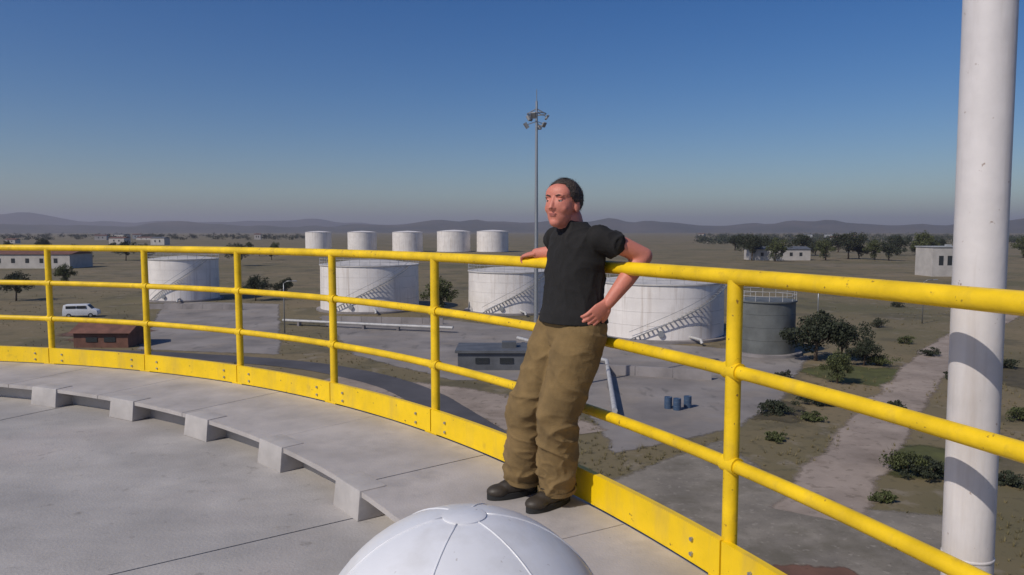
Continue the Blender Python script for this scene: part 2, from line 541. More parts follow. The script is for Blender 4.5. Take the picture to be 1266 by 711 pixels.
tank(229, 374, 84, 321, 'white storage tank farthest left in the yard, between two railing posts')
tank(458, 388, 128, 329, 'squat white storage tank in the yard, seen left of the leaning man and third post')
tank(630, 390, 108, 337, 'white storage tank whose right half is hidden behind the man in the black T-shirt')
tank(815, 424, 168, 352, 'large white storage tank right behind the man\'s hip, left of the railing post')
tank(945, 442, 74, 374, 'small dark grey green storage tank just right of the railing post', shellm=M_dtank, roofm=M_dtank, stair=False)
for px, ww, pt, lb in ((394, 32, 287, 'leftmost of the five small far white tanks on the horizon'),
                       (448, 36, 287, 'second from the left of the five small far white tanks on the horizon'),
                       (504, 38, 287, 'middle one of the five small far white tanks on the horizon'),
                       (561, 42, 286, 'fourth from the left of the five small far white tanks on the horizon'),
                       (609, 40, 286, 'rightmost of the five small far white tanks on the horizon, just left of the man')):
    tank(px, 312, ww, pt, lb, 'distant_tank', 'row of small white tanks far off', stair=False, rail=False, roofm=M_shell)

# ------------------------------------------------------------------ buildings
def gable(px, py, w_, d_, h, label, wallm, roofm, rz=0.0, name='building', nwin=3, group=None, ridge=1.2, flatroof=False):
    p = g(px, py)
    t = thing(name, (p.x * (p.y + d_ / 2) / p.y, p.y + d_ / 2, 0), label, 'building', group, rz)
    bm = bmesh.new()
    box(bm, (0, 0, h / 2), (w_, d_, h))
    obj('wall', bm, wallm, t)
    bm = bmesh.new()
    if flatroof:
        box(bm, (0, 0, h + .12), (w_ + .5, d_ + .5, .24))
        box(bm, (w_ * .2, 0, h + .5), (1.4, 1.2, .5))
    else:
        e = .4
        A = [bm.verts.new(v) for v in ((-w_ / 2 - e, -d_ / 2 - e, h), (w_ / 2 + e, -d_ / 2 - e, h), (w_ / 2 + e, d_ / 2 + e, h), (-w_ / 2 - e, d_ / 2 + e, h), (-w_ / 2 - e, 0, h + ridge), (w_ / 2 + e, 0, h + ridge))]
        for f in ((0, 1, 5, 4), (2, 3, 4, 5), (0, 4, 3), (1, 2, 5), (3, 2, 1, 0)):
            bm.faces.new([A[i] for i in f])
    obj('roof', bm, roofm, t)
    if nwin:
        for k in range(nwin):
            x = -w_ / 2 + w_ * (k + 1) / (nwin + 1)
            bm = bmesh.new()
            box(bm, (x, -d_ / 2 - .02, h * .55), (min(1.3, w_ / nwin * .5), .1, h * .32))
            obj('window', bm, M_glass, t)
    return t

gable(140, 430, 6.2, 5, 1.7, 'low shed with a rust red roof, left behind the railing', M_rroof, M_rroof, name='shed', nwin=2)
gable(612, 458, 7.0, 4.5, 1.7, 'low shed with dark grey roof beside the dirt track, left of the man', M_groof, M_groof, name='shed', nwin=2, flatroof=True)
gable(1162, 342, 10, 9, 8.5, 'tall pale building far off just left of the white pole', M_wall, M_wallg, name='building', nwin=3, flatroof=True)
gable(960, 322, 26, 12, 5, 'long low far building with a grey roof, right of the railing post', M_wall, M_groof, nwin=5)
gable(50, 332, 30, 14, 5, 'long low far warehouse near the left edge of the picture', M_wall, M_rroof, nwin=5)
random.seed(11)
ORD = ['leftmost', 'second', 'third', 'fourth', 'fifth', 'sixth', 'seventh', 'eighth', 'ninth', 'tenth', 'eleventh', 'twelfth', 'thirteenth', 'fourteenth', 'fifteenth', 'sixteenth', 'seventeenth', 'eighteenth']
for side, x0, x1, n_ in (('left', -60, 350, 9), ('right', 760, 1330, 9)):
    for k, px in enumerate(sorted(random.uniform(x0, x1) for _ in range(n_))):
        gable(px, random.uniform(293, 303), random.uniform(9, 22), random.uniform(8, 14), random.uniform(3.5, 8), ORD[k] + ' of the tiny pale far houses on the plain %s of the man' % side, random.choice((M_wall, M_wallg, M_wall)), random.choice((M_rroof, M_groof)), random.uniform(-.5, .5), 'far_house', 2, 'far houses on the plain')

# ------------------------------------------------------------------ trees and shrubs
def leaves(bm, c, rad, n, size, rng, flat_=1.0):
    """leaf clumps scattered through a lumpy volume"""
    cl = [(Vector((rng.gauss(0, .45) * rad[0], rng.gauss(0, .45) * rad[1], rng.gauss(0, .38) * rad[2])), rng.uniform(.28, .5)) for _ in range(26)]
    for _ in range(n):
        cc, s = rng.choice(cl)
        v = Vector((rng.gauss(0, 1), rng.gauss(0, 1), rng.gauss(0, 1))).normalized() * (rng.random() ** .45)
        p = Vector(c) + cc + Vector((v.x * rad[0] * s, v.y * rad[1] * s, v.z * rad[2] * s))
        if p.z < .05: p.z = .05 + rng.random() * .3
        q = Vector((rng.gauss(0, 1), rng.gauss(0, 1), rng.gauss(0, 1))).normalized()
        u = q.orthogonal().normalized()
        vv = q.cross(u)
        s2 = size * rng.uniform(.6, 1.4)
        a = [bm.verts.new(p + u * s2), bm.verts.new(p + vv * s2 * .6), bm.verts.new(p - u * s2), bm.verts.new(p - vv * s2 * .6)]
        bm.faces.new(a)
def make_tree(seed, h, cr, m, n=1300, size=.28, label='', group=None):
    rng = random.Random(seed)
    t = thing('tree', (0, 0, 0), label, 'tree', group)
    bm = bmesh.new()
    tube(bm, [(0, 0, -.1), (.1, .05, h * .25), (.05, -.05, h * .5), (0, 0, h * .8)], [.22, .16, .12, .04], 8)
    for k in range(6):
        a = k * 1.05 + rng.random()
        z = h * rng.uniform(.28, .55)
        tube(bm, [(0.05, 0, z), (cos(a) * cr * .35, sin(a) * cr * .35, z + h * .13), (cos(a) * cr * .7, sin(a) * cr * .7, z + h * .22)], [.09, .06, .025], 5)
    obj('trunk', bm, M_bark, t, True)
    bm = bmesh.new()
    leaves(bm, (0, 0, h * .64), (cr, cr, h * .38), n, size, rng)
    me = bpy.data.meshes.new('crown')
    bm.to_mesh(me); bm.free()
    link('crown', me, m, t)
    return t
def make_shrub(seed, r, h, m, label, n=2600, size=.07):
    rng = random.Random(seed)
    t = thing('shrub', (0, 0, 0), label, 'shrub')
    bm = bmesh.new()
    for k in range(7):
        a = k * .9
        tube(bm, [(0, 0, -.05), (cos(a) * r * .3, sin(a) * r * .3, h * .35), (cos(a) * r * .55, sin(a) * r * .55, h * .7)], [.05, .03, .015], 5)
    obj('stem', bm, M_bark, t, True)
    bm = bmesh.new()
    leaves(bm, (0, 0, h * .5), (r, r, h * .5), n, size, rng)
    me = bpy.data.meshes.new('crown')
    bm.to_mesh(me); bm.free()
    link('crown', me, m, t)
    return t

protos = [make_tree(1, 6.5, 2.6, M_leaf, 5200, .15), make_tree(2, 5.2, 2.5, M_leafd, 5200, .15), make_tree(3, 7.5, 3.0, M_leafd, 5200, .17)]
used = [False] * 3
def put_tree(i, px, py, s, label, group=None, rz=0):
    p = g(px, py)
    o = protos[i] if not used[i] else copy_tree(protos[i])
    used[i] = True
    o.location = (p.x, p.y, 0)
    o.scale = (s, s, s)
    o.rotation_euler.z = rz
    o['label'] = label
    if group: o['group'] = group
    elif 'group' in o: del o['group']
put_tree(1, 1008, 446, .95, 'dark low tree right beside the grey green tank')
put_tree(2, 1040, 446, .62, 'dark tree at the edge of the grass patch, second right of the grey green tank')
put_tree(1, 1068, 452, .50, 'small dark tree in the middle of the green grass patch')
put_tree(0, 1035, 474, .45, 'small leafy tree lower left on the grass patch beside the dirt track')
put_tree(0, 545, 388, .9, 'dark tree between the squat white tank and the tank behind the man')
put_tree(2, 316, 372, .7, 'tree standing alone right of the leftmost white storage tank')
put_tree(1, 352, 366, .7, 'bushy tree left of the squat white tank')
put_tree(2, 20, 372, .8, 'tree at the far left edge behind the railing')
put_tree(0, 82, 352, .8, 'tree behind the parked white van at left')
random.seed(21)
ORD = ['leftmost', 'second', 'third', 'fourth', 'fifth', 'sixth', 'seventh', 'eighth', 'ninth', 'tenth', 'eleventh', 'twelfth', 'thirteenth', 'fourteenth', 'fifteenth', 'sixteenth', 'seventeenth', 'eighteenth']
def ordn(k): return ORD[k] + (' tree' if k == 0 else ' tree from the left')
xs = sorted(912 + k * 15.5 + random.uniform(-5, 5) for k in range(17))
for k, px in enumerate(xs):                       # tree line far right
    put_tree((1, 2, 1, 0)[k % 4], px, random.uniform(309, 324), random.uniform(1.3, 2.0), ordn(k) + ' in far line left of white pole', 'far tree line on the right', random.uniform(0, 6))
xs = sorted(1268 + k * 22 + random.uniform(-5, 5) for k in range(6))
for k, px in enumerate(xs):
    put_tree(k % 3, px, random.uniform(314, 328), random.uniform(1.2, 1.7), ordn(k) + ' in far line right of white pole', 'far tree line right of the pole', random.uniform(0, 6))
xs = sorted(random.uniform(-10, 385) for k in range(16))
for k, px in enumerate(xs):
    put_tree(k % 3, px, random.uniform(306, 330), random.uniform(.8, 1.3), ordn(k) + ' scattered over far plain at left', 'trees on the dry plain at left', random.uniform(0, 6))
wr = random.Random(3)
bm = bmesh.new()
for _ in range(700):                               # far woods
    px = wr.choice((wr.uniform(860, 1420), wr.uniform(860, 1420), wr.uniform(860, 1420), wr.uniform(-150, 380)))
    py = wr.uniform(291, 302) if px > 500 else wr.uniform(290, 297)
    p = g(px, py); hh = wr.uniform(4, 8)
    cl = [(Vector((wr.gauss(0, 2.5), wr.gauss(0, 2.5), hh * wr.uniform(.3, .75))), wr.uniform(1.2, 2.6)) for _ in range(6)]
    for _ in range(70):
        cc, sz = wr.choice(cl)
        q = p + cc + Vector((wr.gauss(0, 1), wr.gauss(0, 1), wr.gauss(0, .7))) * sz
        q.z = max(.3, q.z)
        u = Vector((wr.gauss(0, 1), wr.gauss(0, 1), wr.gauss(0, 1))).normalized(); vv = u.orthogonal().normalized()
        bm.faces.new([bm.verts.new(q + u * .9), bm.verts.new(q + vv * .6), bm.verts.new(q - u * .9), bm.verts.new(q - vv * .6)])
me = bpy.data.meshes.new('woodland'); bm.to_mesh(me); bm.free()
tag(link('woodland', me, M_leafd), 'far off belt of dark woodland along the plain below the hills', 'woodland', kind='stuff')

shrubs = [(1120, 585, 1.0, 1.3, M_leaf, 'leafy green shrub left of the white pole, beside the dirt track'),
          (1146, 590, .9, 1.0, M_leafd, 'darker shrub just left of the white pole'),
          (1010, 500, .9, .8, M_leafd, 'small dark shrub on the near side of the grass patch'),
          (955, 510, 1.2, .9, M_leafd, 'low dark shrub right of the railing post, beside the yard'),
          (1085, 452, 1.2, 1.2, M_leaf, 'round shrub at the far end of the grass patch')]
more = [(968, 470, .8, .8), (985, 486, .6, .5), (1004, 520, .7, .6), (960, 545, .6, .5), (1180, 470, .9, .9), (1196, 520, .8, .8), (1108, 505, .5, .5), (1245, 455, 1.1, 1.1), (1262, 520, .9, .9), (1250, 600, .7, .7), (1092, 620, .5, .5), (1120, 425, 1.0, 1.0), (1150, 440, .9, .8), (1085, 405, 1.1, 1.2), (1110, 380, 1.2, 1.3), (1010, 400, 1.1, 1.2)]
for k, (px, py, r, h) in enumerate(sorted(more)):
    shrubs.append((px, py, r, h, M_leafd if k % 3 else M_leaf, ORD[k] + ' from the left of the low bushes on the brown ground at right'))
for k, (px, py, r, h, m, lb) in enumerate(shrubs):
    t = make_shrub(50 + k, r, h, m, lb, 2600 if k < 5 else 1300)
    if k > 4: t['group'] = 'low bushes on the ground at right'
    p = g(px, py)
    t.location = (p.x, p.y, 0)

# dry tufts: nobody could count them
rng = random.Random(5)
bm = bmesh.new()
def on_paving(p):
    for o_ in paved:
        pts = o_
        c_ = False
        for i_ in range(len(pts)):
            a, b = pts[i_], pts[i_ - 1]
            if (a.y > p.y) != (b.y > p.y) and p.x < (b.x - a.x) * (p.y - a.y) / (b.y - a.y) + a.x: c_ = not c_
        if c_: return True
    return False
n_ = 0
while n_ < 16000:
    px, py = rng.uniform(-100, 1400), 302 + rng.random() ** 1.5 * 430
    p = g(px, py)
    n_ += 1
    if noise.noise(Vector((p.x * .09, p.y * .09, 4))) + rng.uniform(-.3, .3) < .05 or on_paving(p): continue
    s = rng.uniform(.08, .26)
    for q in range(9):
        a = rng.uniform(0, 6.28); ln = rng.uniform(.3, 1)
        d = Vector((cos(a), sin(a), 0)) * s * ln
        e_ = Vector((-sin(a), cos(a), 0)) * .018
        o_ = p + d * rng.uniform(0, .9)
        v = [bm.verts.new(o_ - e_), bm.verts.new(o_ + e_), bm.verts.new(o_ + d * .8 + Vector((0, 0, s * rng.uniform(.7, 1.5))))]
        bm.faces.new(v)
me = bpy.data.meshes.new('dry_grass'); bm.to_mesh(me); bm.free()
M_dry = mat('dry_grass', (0.21, 0.165, 0.08), 0.95, col2=(0.12, 0.105, 0.045), scale=0.08)
tag(link('dry_grass', me, M_dry), 'dry grass tufts scattered over the brown ground round the tanks', 'grass', kind='stuff')

# ------------------------------------------------------------------ vehicles, pipes, mast
def make_van(px, py, rz, label):
    p = g(px, py)
    t = thing('parked_van', (p.x, p.y, 0), label, 'van', rz=rz)
    prof = [(-2.4, .35), (-2.4, 1.0), (-2.25, 1.9), (-2.1, 2.0), (1.0, 2.0), (1.65, 1.3), (2.35, 1.05), (2.45, .8), (2.45, .35)]
    bm = bmesh.new()
    L = [[bm.verts.new((x, s * (.92 if z < 1.3 else .82), z)) for x, z in prof] for s in (-1, 1)]
    bm.faces.new(L[0]); bm.faces.new(L[1][::-1])
    for k in range(len(prof)):
        j = (k + 1) % len(prof)
        bm.faces.new((L[0][k], L[1][k], L[1][j], L[0][j]))
    bmesh.ops.recalc_face_normals(bm, faces=bm.faces)
    bevel_all(bm, .06, 2)
    obj('body', bm, M_white, t, True, 35)
    for x in (-1.5, 1.5):
        for s in (-1, 1):
            bm = bmesh.new()
            tube(bm, [(x, s * .74, .34), (x, s * .94, .34)], .34, 18)
            w_ = obj('wheel', bm, M_tyre, t, True, 30)
            bm = bmesh.new()
            tube(bm, [(x, s * .9, .34), (x, s * .955, .34)], .19, 12)
            obj('rim', bm, M_steel, w_, True, 30)
    for s in (-1, 1):
        for x0, x1 in ((-1.9, -.5), (-.4, .9)):
            bm = bmesh.new()
            box(bm, ((x0 + x1) / 2, s * .865, 1.6), (x1 - x0, .04, .42))
            obj('window', bm, M_glass, t)
    bm = bmesh.new()
    v = [bm.verts.new(q) for q in ((1.09, -.72, 1.93), (1.09, .72, 1.93), (1.66, .76, 1.34), (1.66, -.76, 1.34))]
    bm.faces.new(v)
    bmesh.ops.solidify(bm, geom=bm.faces[:], thickness=-.02)
    obj('windscreen', bm, M_glass, t)
    for s in (-1, 1):
        bm = bmesh.new()
        box(bm, (2.42, s * .68, .82), (.1, .3, .18))
        obj('headlight', bm, M_eye, t)
make_van(101, 392, .25, 'white van parked on dry ground behind the railing, far left')

def pipe_run(pts, label, r=.2, h=.7):
    P = [Vector((p.x, p.y, h)) for p in pts]
    t = thing('pipeline', (P[0].x, P[0].y, 0), label, 'pipe')
    off = Vector((P[0].x, P[0].y, 0))
    bm = bmesh.new()
    tube(bm, [p - off for p in P], r, 10)
    obj('pipe', bm, M_pipe, t, True, 40)
    bm = bmesh.new()
    tube(bm, [p - off + Vector((0, .6, 0)) for p in P], r * .7, 10)
    obj('pipe', bm, M_steel, t, True, 40)
    for a, b in zip(P, P[1:]):
        n = max(1, int((b - a).length / 5))
        for k in range(n):
            q = a.lerp(b, (k + .5) / n) - off
            bm = bmesh.new()
            box(bm, (q.x, q.y + .3, (h - r) / 2), (.3, 1.2, h - r))
            obj('pipe_support', bm, M_conc, t)
pipe_run([g(350, 402), g(470, 408), g(560, 412)], 'pair of pipes on concrete blocks in front of the squat white tank')
pipe_run([g(640, 425), g(750, 455), g(760, 520)], 'bent pair of pipes in the yard left of the largest tank')

def bund(px0, py0, px1, py1, label):
    a, b = g(px0, py0), g(px1, py1)
    t = thing('bund_wall', (a.x, a.y, 0), label, 'wall')
    L_ = (b - a).length; ang = math.atan2(b.y - a.y, b.x - a.x); n_ = max(2, int(L_ / 3))
    for k in range(n_):
        bm = bmesh.new()
        Mx = Matrix.Rotation(ang, 4, 'Z')
        box(bm, ((k + .5) * L_ / n_, 0, .45), (L_ / n_ - .04, .25, .9), Mx)
        obj('wall_panel', bm, M_conc, t)
bund(398, 398, 548, 401, 'low concrete wall in front of the squat white tank left of the man')
bund(178, 382, 300, 383, 'low concrete wall in front of the leftmost white storage tank')
bund(740, 462, 880, 470, 'low concrete wall in the yard in front of the large white tank')
def lamp_post(px, py, hgt, label):
    p = g(px, py)
    t = thing('street_lamp', (p.x, p.y, 0), label, 'lamp post')
    bm = bmesh.new(); tube(bm, [(0, 0, 0), (0, 0, hgt * .8), (0, 0, hgt)], [.10, .07, .05], 8); obj('post', bm, M_steel, t, True)
    bm = bmesh.new(); tube(bm, [(0, 0, hgt), (.5, -.1, hgt + .3), (1.3, -.2, hgt + .35)], .04, 6); obj('arm', bm, M_steel, t, True)
    bm = bmesh.new(); box(bm, (1.5, -.2, hgt + .33), (.6, .25, .12)); bevel_all(bm, .03, 1); obj('lamp_head', bm, M_lampd, t)
M_lampd = mat('lamp_housing', (0.24, 0.25, 0.27), .5)
lamp_post(352, 412, 6.5, 'street lamp left of the squat white tank, beside the yard')
lamp_post(1010, 420, 6.0, 'street lamp behind the dark trees right of the railing post')
lamp_post(1140, 400, 6.0, 'street lamp beside the dirt track just left of the white pole')
M_drum = mat('blue_drum', (0.05, 0.09, 0.16), 0.5, var=.2, scale=3)
def drums(spots, group, label):
    for px, py, w_ in spots:
        p = g(px, py)
        t = thing('oil_drum', (p.x, p.y, 0), label % w_, 'drum', group)
        bm = bmesh.new(); lathe(bm, [(.001, 0), (.29, 0), (.29, .28), (.305, .3), (.29, .32), (.29, .58), (.305, .6), (.29, .62), (.29, .88), (.27, .88), (.27, .86), (.001, .86)], 18); obj('drum_body', bm, M_drum, t, True, 30)
        bm = bmesh.new(); tube(bm, [(.15, 0, .86), (.15, 0, .89)], .04, 8); obj('bung', bm, M_steel, t)
drums(((826, 505, 'leftmost'), (837, 507, 'middle'), (850, 504, 'rightmost')), 'oil drums in the yard', '%s of three dark blue oil drums in the yard left of the railing post')
# floodlight mast behind the man
b = g(664, 486)
b = Vector((663 - 633, 0, 0)) * (b.y / F) + Vector((0, b.y, 0))
mt = thing('floodlight_mast', (b.x, b.y, 0), 'tall thin floodlight mast rising behind the man\'s head', 'mast')
zt = EYE.z + (285 - 128) * b.y / F
bm = bmesh.new(); tube(bm, [(0, 0, 0), (0, 0, zt * .5), (0, 0, zt)], [.22, .15, .09], 12); obj('mast_pole', bm, M_steel, mt, True, 40)
bm = bmesh.new()
tube(bm, [(0.75 * cos(a * pi / 8), 0.75 * sin(a * pi / 8), zt - 1.0) for a in range(17)], .05, 6)
for k in range(4):
    a = k * pi / 2
    tube(bm, [(0, 0, zt - .6), (0.75 * cos(a), 0.75 * sin(a), zt - 1.0)], .04, 5)
obj('lamp_ring', bm, M_steel, mt)
for k in range(6):
    a = k * pi / 3 + .2
    Mx = Matrix.Translation((.85 * cos(a), .85 * sin(a), zt - 1.25 - (k % 2) * .7)) @ Matrix.Rotation(a, 4, 'Z') @ Matrix.Rotation(R(35), 4, 'Y')
    bm = bmesh.new(); vs = box(bm, (0, 0, 0), (.16, .36, .42), Mx); bevel_all(bm, .03, 1)
    obj('lamp_head', bm, M_lampd, mt)
    bm = bmesh.new(); tube(bm, [(0, 0, zt - .9 - (k % 2) * .7), (.85 * cos(a), .85 * sin(a), zt - 1.2 - (k % 2) * .7)], .035, 6)
    obj('lamp_arm', bm, M_steel, mt)
bm = bmesh.new(); tube(bm, [(0, 0, zt), (0, 0, zt + .9)], .03, 6); obj('lightning_rod', bm, M_steel, mt)
bm = bmesh.new(); box(bm, (0, 0, .25), (1.1, 1.1, .5)); obj('mast_base', bm, M_conc, mt)

# ------------------------------------------------------------------ the tank we stand on
CX, CY = -6.633, -0.740
RR = 8.2
RIN = 7.3
own = thing('storage_tank', (CX, CY, 0), 'grey tank with curved roof deck and yellow railing that the man stands on', 'tank')
O = (0, 0)
bm = bmesh.new()
lathe(bm, [(RR + .05, .02), (RR + .05, DZ - .10)], 128)
obj('shell', bm, M_gshell, own, True)
bm = bmesh.new()
lathe(bm, [(RR + .10, DZ - .10), (RR + .10, DZ - .022), (RR - .04, DZ - .022), (RR - .04, DZ - .10)], 128)
obj('curb_angle', bm, M_walk, own, True, 30)
ROOFZ = DZ - .15
cone = lambda r: (RIN - r) * .02
bm = bmesh.new()
lathe(bm, [(RR - .03, ROOFZ - .012), (RIN, ROOFZ - .012), (.001, ROOFZ - .012 + cone(0))], 96)
obj('roof_underlay', bm, M_gap, own, True)
rad = [0.0, 2.6, 5.0, RIN + .5]
for j in range(3):
    ns = (8, 16, 24)[j]
    for k in range(ns):
        a0 = 2 * pi * k / ns + j * .06
        a1 = a0 + 2 * pi / ns
        rm = (rad[j] + rad[j + 1]) / 2
        gap = .0035 / rm
        bm = bmesh.new()
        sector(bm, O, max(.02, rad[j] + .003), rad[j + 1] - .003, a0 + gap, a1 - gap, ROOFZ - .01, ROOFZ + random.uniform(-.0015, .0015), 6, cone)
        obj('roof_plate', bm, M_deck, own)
STEP = R(8.5)
A0 = R(24.6)
GAP = R(7.7)
# walkway ring: plates with open joints, on a row of box brackets
nW = 42
for k in range(nW):
    a0 = A0 + STEP * .5 + k * 2 * pi / nW
    a1 = a0 + 2 * pi / nW
    bm = bmesh.new()
    sector(bm, O, RIN, RR - .05, a0 + .0004, a1 - .0004, DZ - .03, DZ - random.uniform(0, .002), 6)
    bmesh.ops.recalc_face_normals(bm, faces=bm.faces)
    obj('walkway_plate', bm, M_walk, own)
bm = bmesh.new()
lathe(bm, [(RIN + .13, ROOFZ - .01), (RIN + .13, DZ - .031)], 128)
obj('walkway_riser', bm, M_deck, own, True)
nB = 47
for k in range(nB):
    a = R(37.6) + k * 2 * pi / nB
    bm = bmesh.new()
    Mx = Matrix.Rotation(a, 4, 'Z')
    vs = [bm.verts.new(Mx @ Vector(v)) for v in (
        (RIN - .03, -.15, ROOFZ), (RIN + .14, -.15, ROOFZ), (RIN + .14, .15, ROOFZ), (RIN - .03, .15, ROOFZ),
        (RIN - .012, -.145, DZ + .005), (RIN + .14, -.145, DZ + .005), (RIN + .14, .145, DZ + .005), (RIN - .012, .145, DZ + .005))]
    for f in ((0, 1, 2, 3), (4, 7, 6, 5), (0, 4, 5, 1), (1, 5, 6, 2), (2, 6, 7, 3), (3, 7, 4, 0)):
        bm.faces.new([vs[i] for i in f])
    bevel_all(bm, .008, 2)
    obj('bracket', bm, M_brk, own, True, 40)

# ------------------------------------------------------------------ the yellow guardrail
gr = thing('guardrail', (CX, CY, DZ), 'yellow guardrail with three rails and toe board round the roof edge', 'railing')
ZT, ZM, ZL = 1.15, .80, .445
def arc(r, a0, a1, z, n=8):
    return [(r * cos(a0 + (a1 - a0) * k / n), r * sin(a0 + (a1 - a0) * k / n), z) for k in range(n + 1)]
for k in range(-2, 22):
    a = A0 + k * STEP
    c, s = cos(a), sin(a)
    Mx = Matrix.Rotation(a, 4, 'Z')
    bm = bmesh.new()
    tube(bm, [(RR * c, RR * s, .012), (RR * c, RR * s, ZT - .01)], .029, 16)
    post = obj('post', bm, M_yellow, gr, True, 40)
    bm = bmesh.new()
    box(bm, (RR + .02, 0, .0), (.13, .13, .016), Mx)
    bevel_all(bm, .003, 1)
    obj('base_plate', bm, M_yellow, post)
    for dx in (-.045, .045):
        for dy in (-.045, .045):
            bm = bmesh.new()
            p = Mx @ Vector((RR + .02 + dx, dy, .008))
            tube(bm, [p, p + Vector((0, 0, .014))], .009, 6)
            obj('bolt', bm, M_steel, post)
    for z in (ZM, ZL):
        bm = bmesh.new()
        tube(bm, [Mx @ Vector((RR, -.036, z)), Mx @ Vector((RR, .036, z))], .0335, 14)
        obj('rail_collar', bm, M_yellow, post, True, 40)
    a1 = a + STEP
    for nm, z, r in (('top_rail', ZT, .0300), ('mid_rail', ZM, .0255), ('lower_rail', ZL, .0255)):
        bm = bmesh.new()
        tube(bm, arc(RR, a, a1, z), r, 14, cap=False)
        obj(nm, bm, M_yellow, gr, True, 60)
    bm = bmesh.new()
    sector(bm, O, RR - .042, RR - .034, a + .0006, a1 - .0006, .004, .150, 8)
    sector(bm, O, RR - .042, RR - .012, a + .0006, a1 - .0006, .1502, .156, 8)
    obj('toe_board', bm, M_toe, gr)
    for da in (.02, STEP - .02):
        bm = bmesh.new()
        Mb = Matrix.Rotation(a + da, 4, 'Z')
        for z in (.04, .10):
            tube(bm, [Mb @ Vector((RR - .041, 0, z)), Mb @ Vector((RR - .052, 0, z))], .009, 6)
        obj('toe_bolt', bm, M_steel, gr)

# ------------------------------------------------------------------ white pole just outside the railing
def find_angle(r, px):
    best = None
    for k in range(4000):
        a = R(10) + R(60) * k / 4000
        x, y = CX + r * cos(a), CY + r * sin(a)
        if y < .4: continue
        e = abs(633 + F * x / (y * cos(PITCH)) - px)
        if best is None or e < best[0]: best = (e, a)
    return best[1]
rp = RR + .23
ap = find_angle(rp, 1218)
pl = thing('pole', (CX + rp * cos(ap), CY + rp * sin(ap), 0), 'thick white vertical pole just outside the yellow railing at right', 'pole')
bm = bmesh.new()
tube(bm, [(0, 0, 0), (0, 0, 6), (0, 0, 12), (0, 0, 18)], .0655, 40)
pl.rotation_euler.y = R(-.5); pl.location.x += DZ * math.tan(R(.5))
obj('pole_shaft', bm, M_pole, pl, True, 40)
for z in (DZ - .9, 6.0, 1.0):
    bm = bmesh.new()
    tube(bm, [(0, 0, z), (0, 0, z + .06)], .078, 32)
    d = Vector((-cos(ap), -sin(ap), 0))
    tube(bm, [Vector((0, 0, z + .03)), d * .19 + Vector((0, 0, z + .03))], .02, 10)
    obj('clamp', bm, M_steel, pl, True, 40)
for z in (DZ + .38, DZ + 2.4, DZ - 1.6):
    bm = bmesh.new(); tube(bm, [(0, 0, z), (0, 0, z + .003), (0, 0, z + .007), (0, 0, z + .010)], [.0655, .0675, .0675, .0655], 40); obj('weld_seam', bm, M_pole, pl, True)
bm = bmesh.new(); tube(bm, [(0, 0, 0), (0, 0, .06)], .2, 24); obj('foot_flange', bm, M_steel, pl, True, 40)

# ------------------------------------------------------------------ white mushroom vent in the foreground
vc = Vector((-.112, 1.66, 0))
vt = thing('roof_vent', (vc.x, vc.y, ROOFZ + cone(6.97)), 'big round white dome topped roof vent in the foreground', 'vent')
h0 = .295 + .15 - cone(6.97)
prof = [(.001, h0 + .362)]
for k in range(1, 19):
    a = pi / 2 - k * pi / 36
    prof.append((0.368 * cos(a), h0 + .362 * sin(a)))
prof += [(.370, h0 - .05), (.380, h0 - .055), (.380, h0 - .07), (.359, h0 - .07), (.356, h0 - .04), (.15, h0 + .02)]
bm = bmesh.new(); lathe(bm, prof, 72); obj('hood', bm, M_white, vt, True, 35)
bm = bmesh.new(); lathe(bm, [(.17, .02), (.17, h0 - .10), (.20, h0 - .10), (.20, h0 - .08), (.14, h0 - .08), (.14, .02)], 48); obj('neck', bm, M_white, vt, True, 35)
bm = bmesh.new(); lathe(bm, [(.17, .002), (.26, .002), (.26, .022), (.17, .022)], 48); obj('flange', bm, M_white, vt, True, 35)
for k in range(12):
    a = k * pi / 6
    bm = bmesh.new(); tube(bm, [(.225 * cos(a), .225 * sin(a), .022), (.225 * cos(a), .225 * sin(a), .04)], .012, 6)
    obj('bolt', bm, M_steel, vt)
def hood_pt(t, a, off=0.0):
    return Vector(((0.368 * cos(t) + off * cos(t)) * cos(a), (0.368 * cos(t) + off * cos(t)) * sin(a), h0 + .362 * sin(t) + off * sin(t)))
for k in range(6):                                   # pressed seams of the six hood segments
    a = k * pi / 3 + .25
    bm = bmesh.new()
    tube(bm, [hood_pt(R(4 + q * 4.1), a, .0) for q in range(20)], .0024, 8)
    obj('hood_seam', bm, M_white, vt, True)
bm = bmesh.new()
lathe(bm, [(.001, h0 + .3645), (.045, h0 + .3635), (.052, h0 + .361), (.053, h0 + .350)], 32)
obj('hood_cap', bm, M_white, vt, True, 40)
for k in range(24):
    a = k * pi / 12 + .05
    p = hood_pt(R(7), a); q = hood_pt(R(7), a, .006)
    bm = bmesh.new(); tube(bm, [p, q], [.007, .005], 8); obj('rivet', bm, M_steel, vt, True, 40)
for k in range(4):
    a = k * pi / 2 + .4
    bm = bmesh.new(); tube(bm, [(.17 * cos(a), .17 * sin(a), h0 - .14), (.30 * cos(a), .30 * sin(a), h0 - .01)], .012, 6)
    obj('hood_strut', bm, M_steel, vt)

# ------------------------------------------------------------------ the man
AM = R(30.55)
P0 = Vector((CX + RR * cos(AM), CY + RR * sin(AM), DZ))
FW = Vector((-cos(AM), -sin(AM), 0))                 # the way he faces, towards the middle of the roof
LF = Vector((FW.y * -1, FW.x, 0)) * 1.0              # his left hand side
LF = Vector((sin(AM), -cos(AM), 0))
man = thing('person', P0, 'person in black T-shirt and khaki trousers leaning back on the yellow railing', 'person')
def W(l, f, z): return LF * l + FW * f + Vector((0, 0, z))

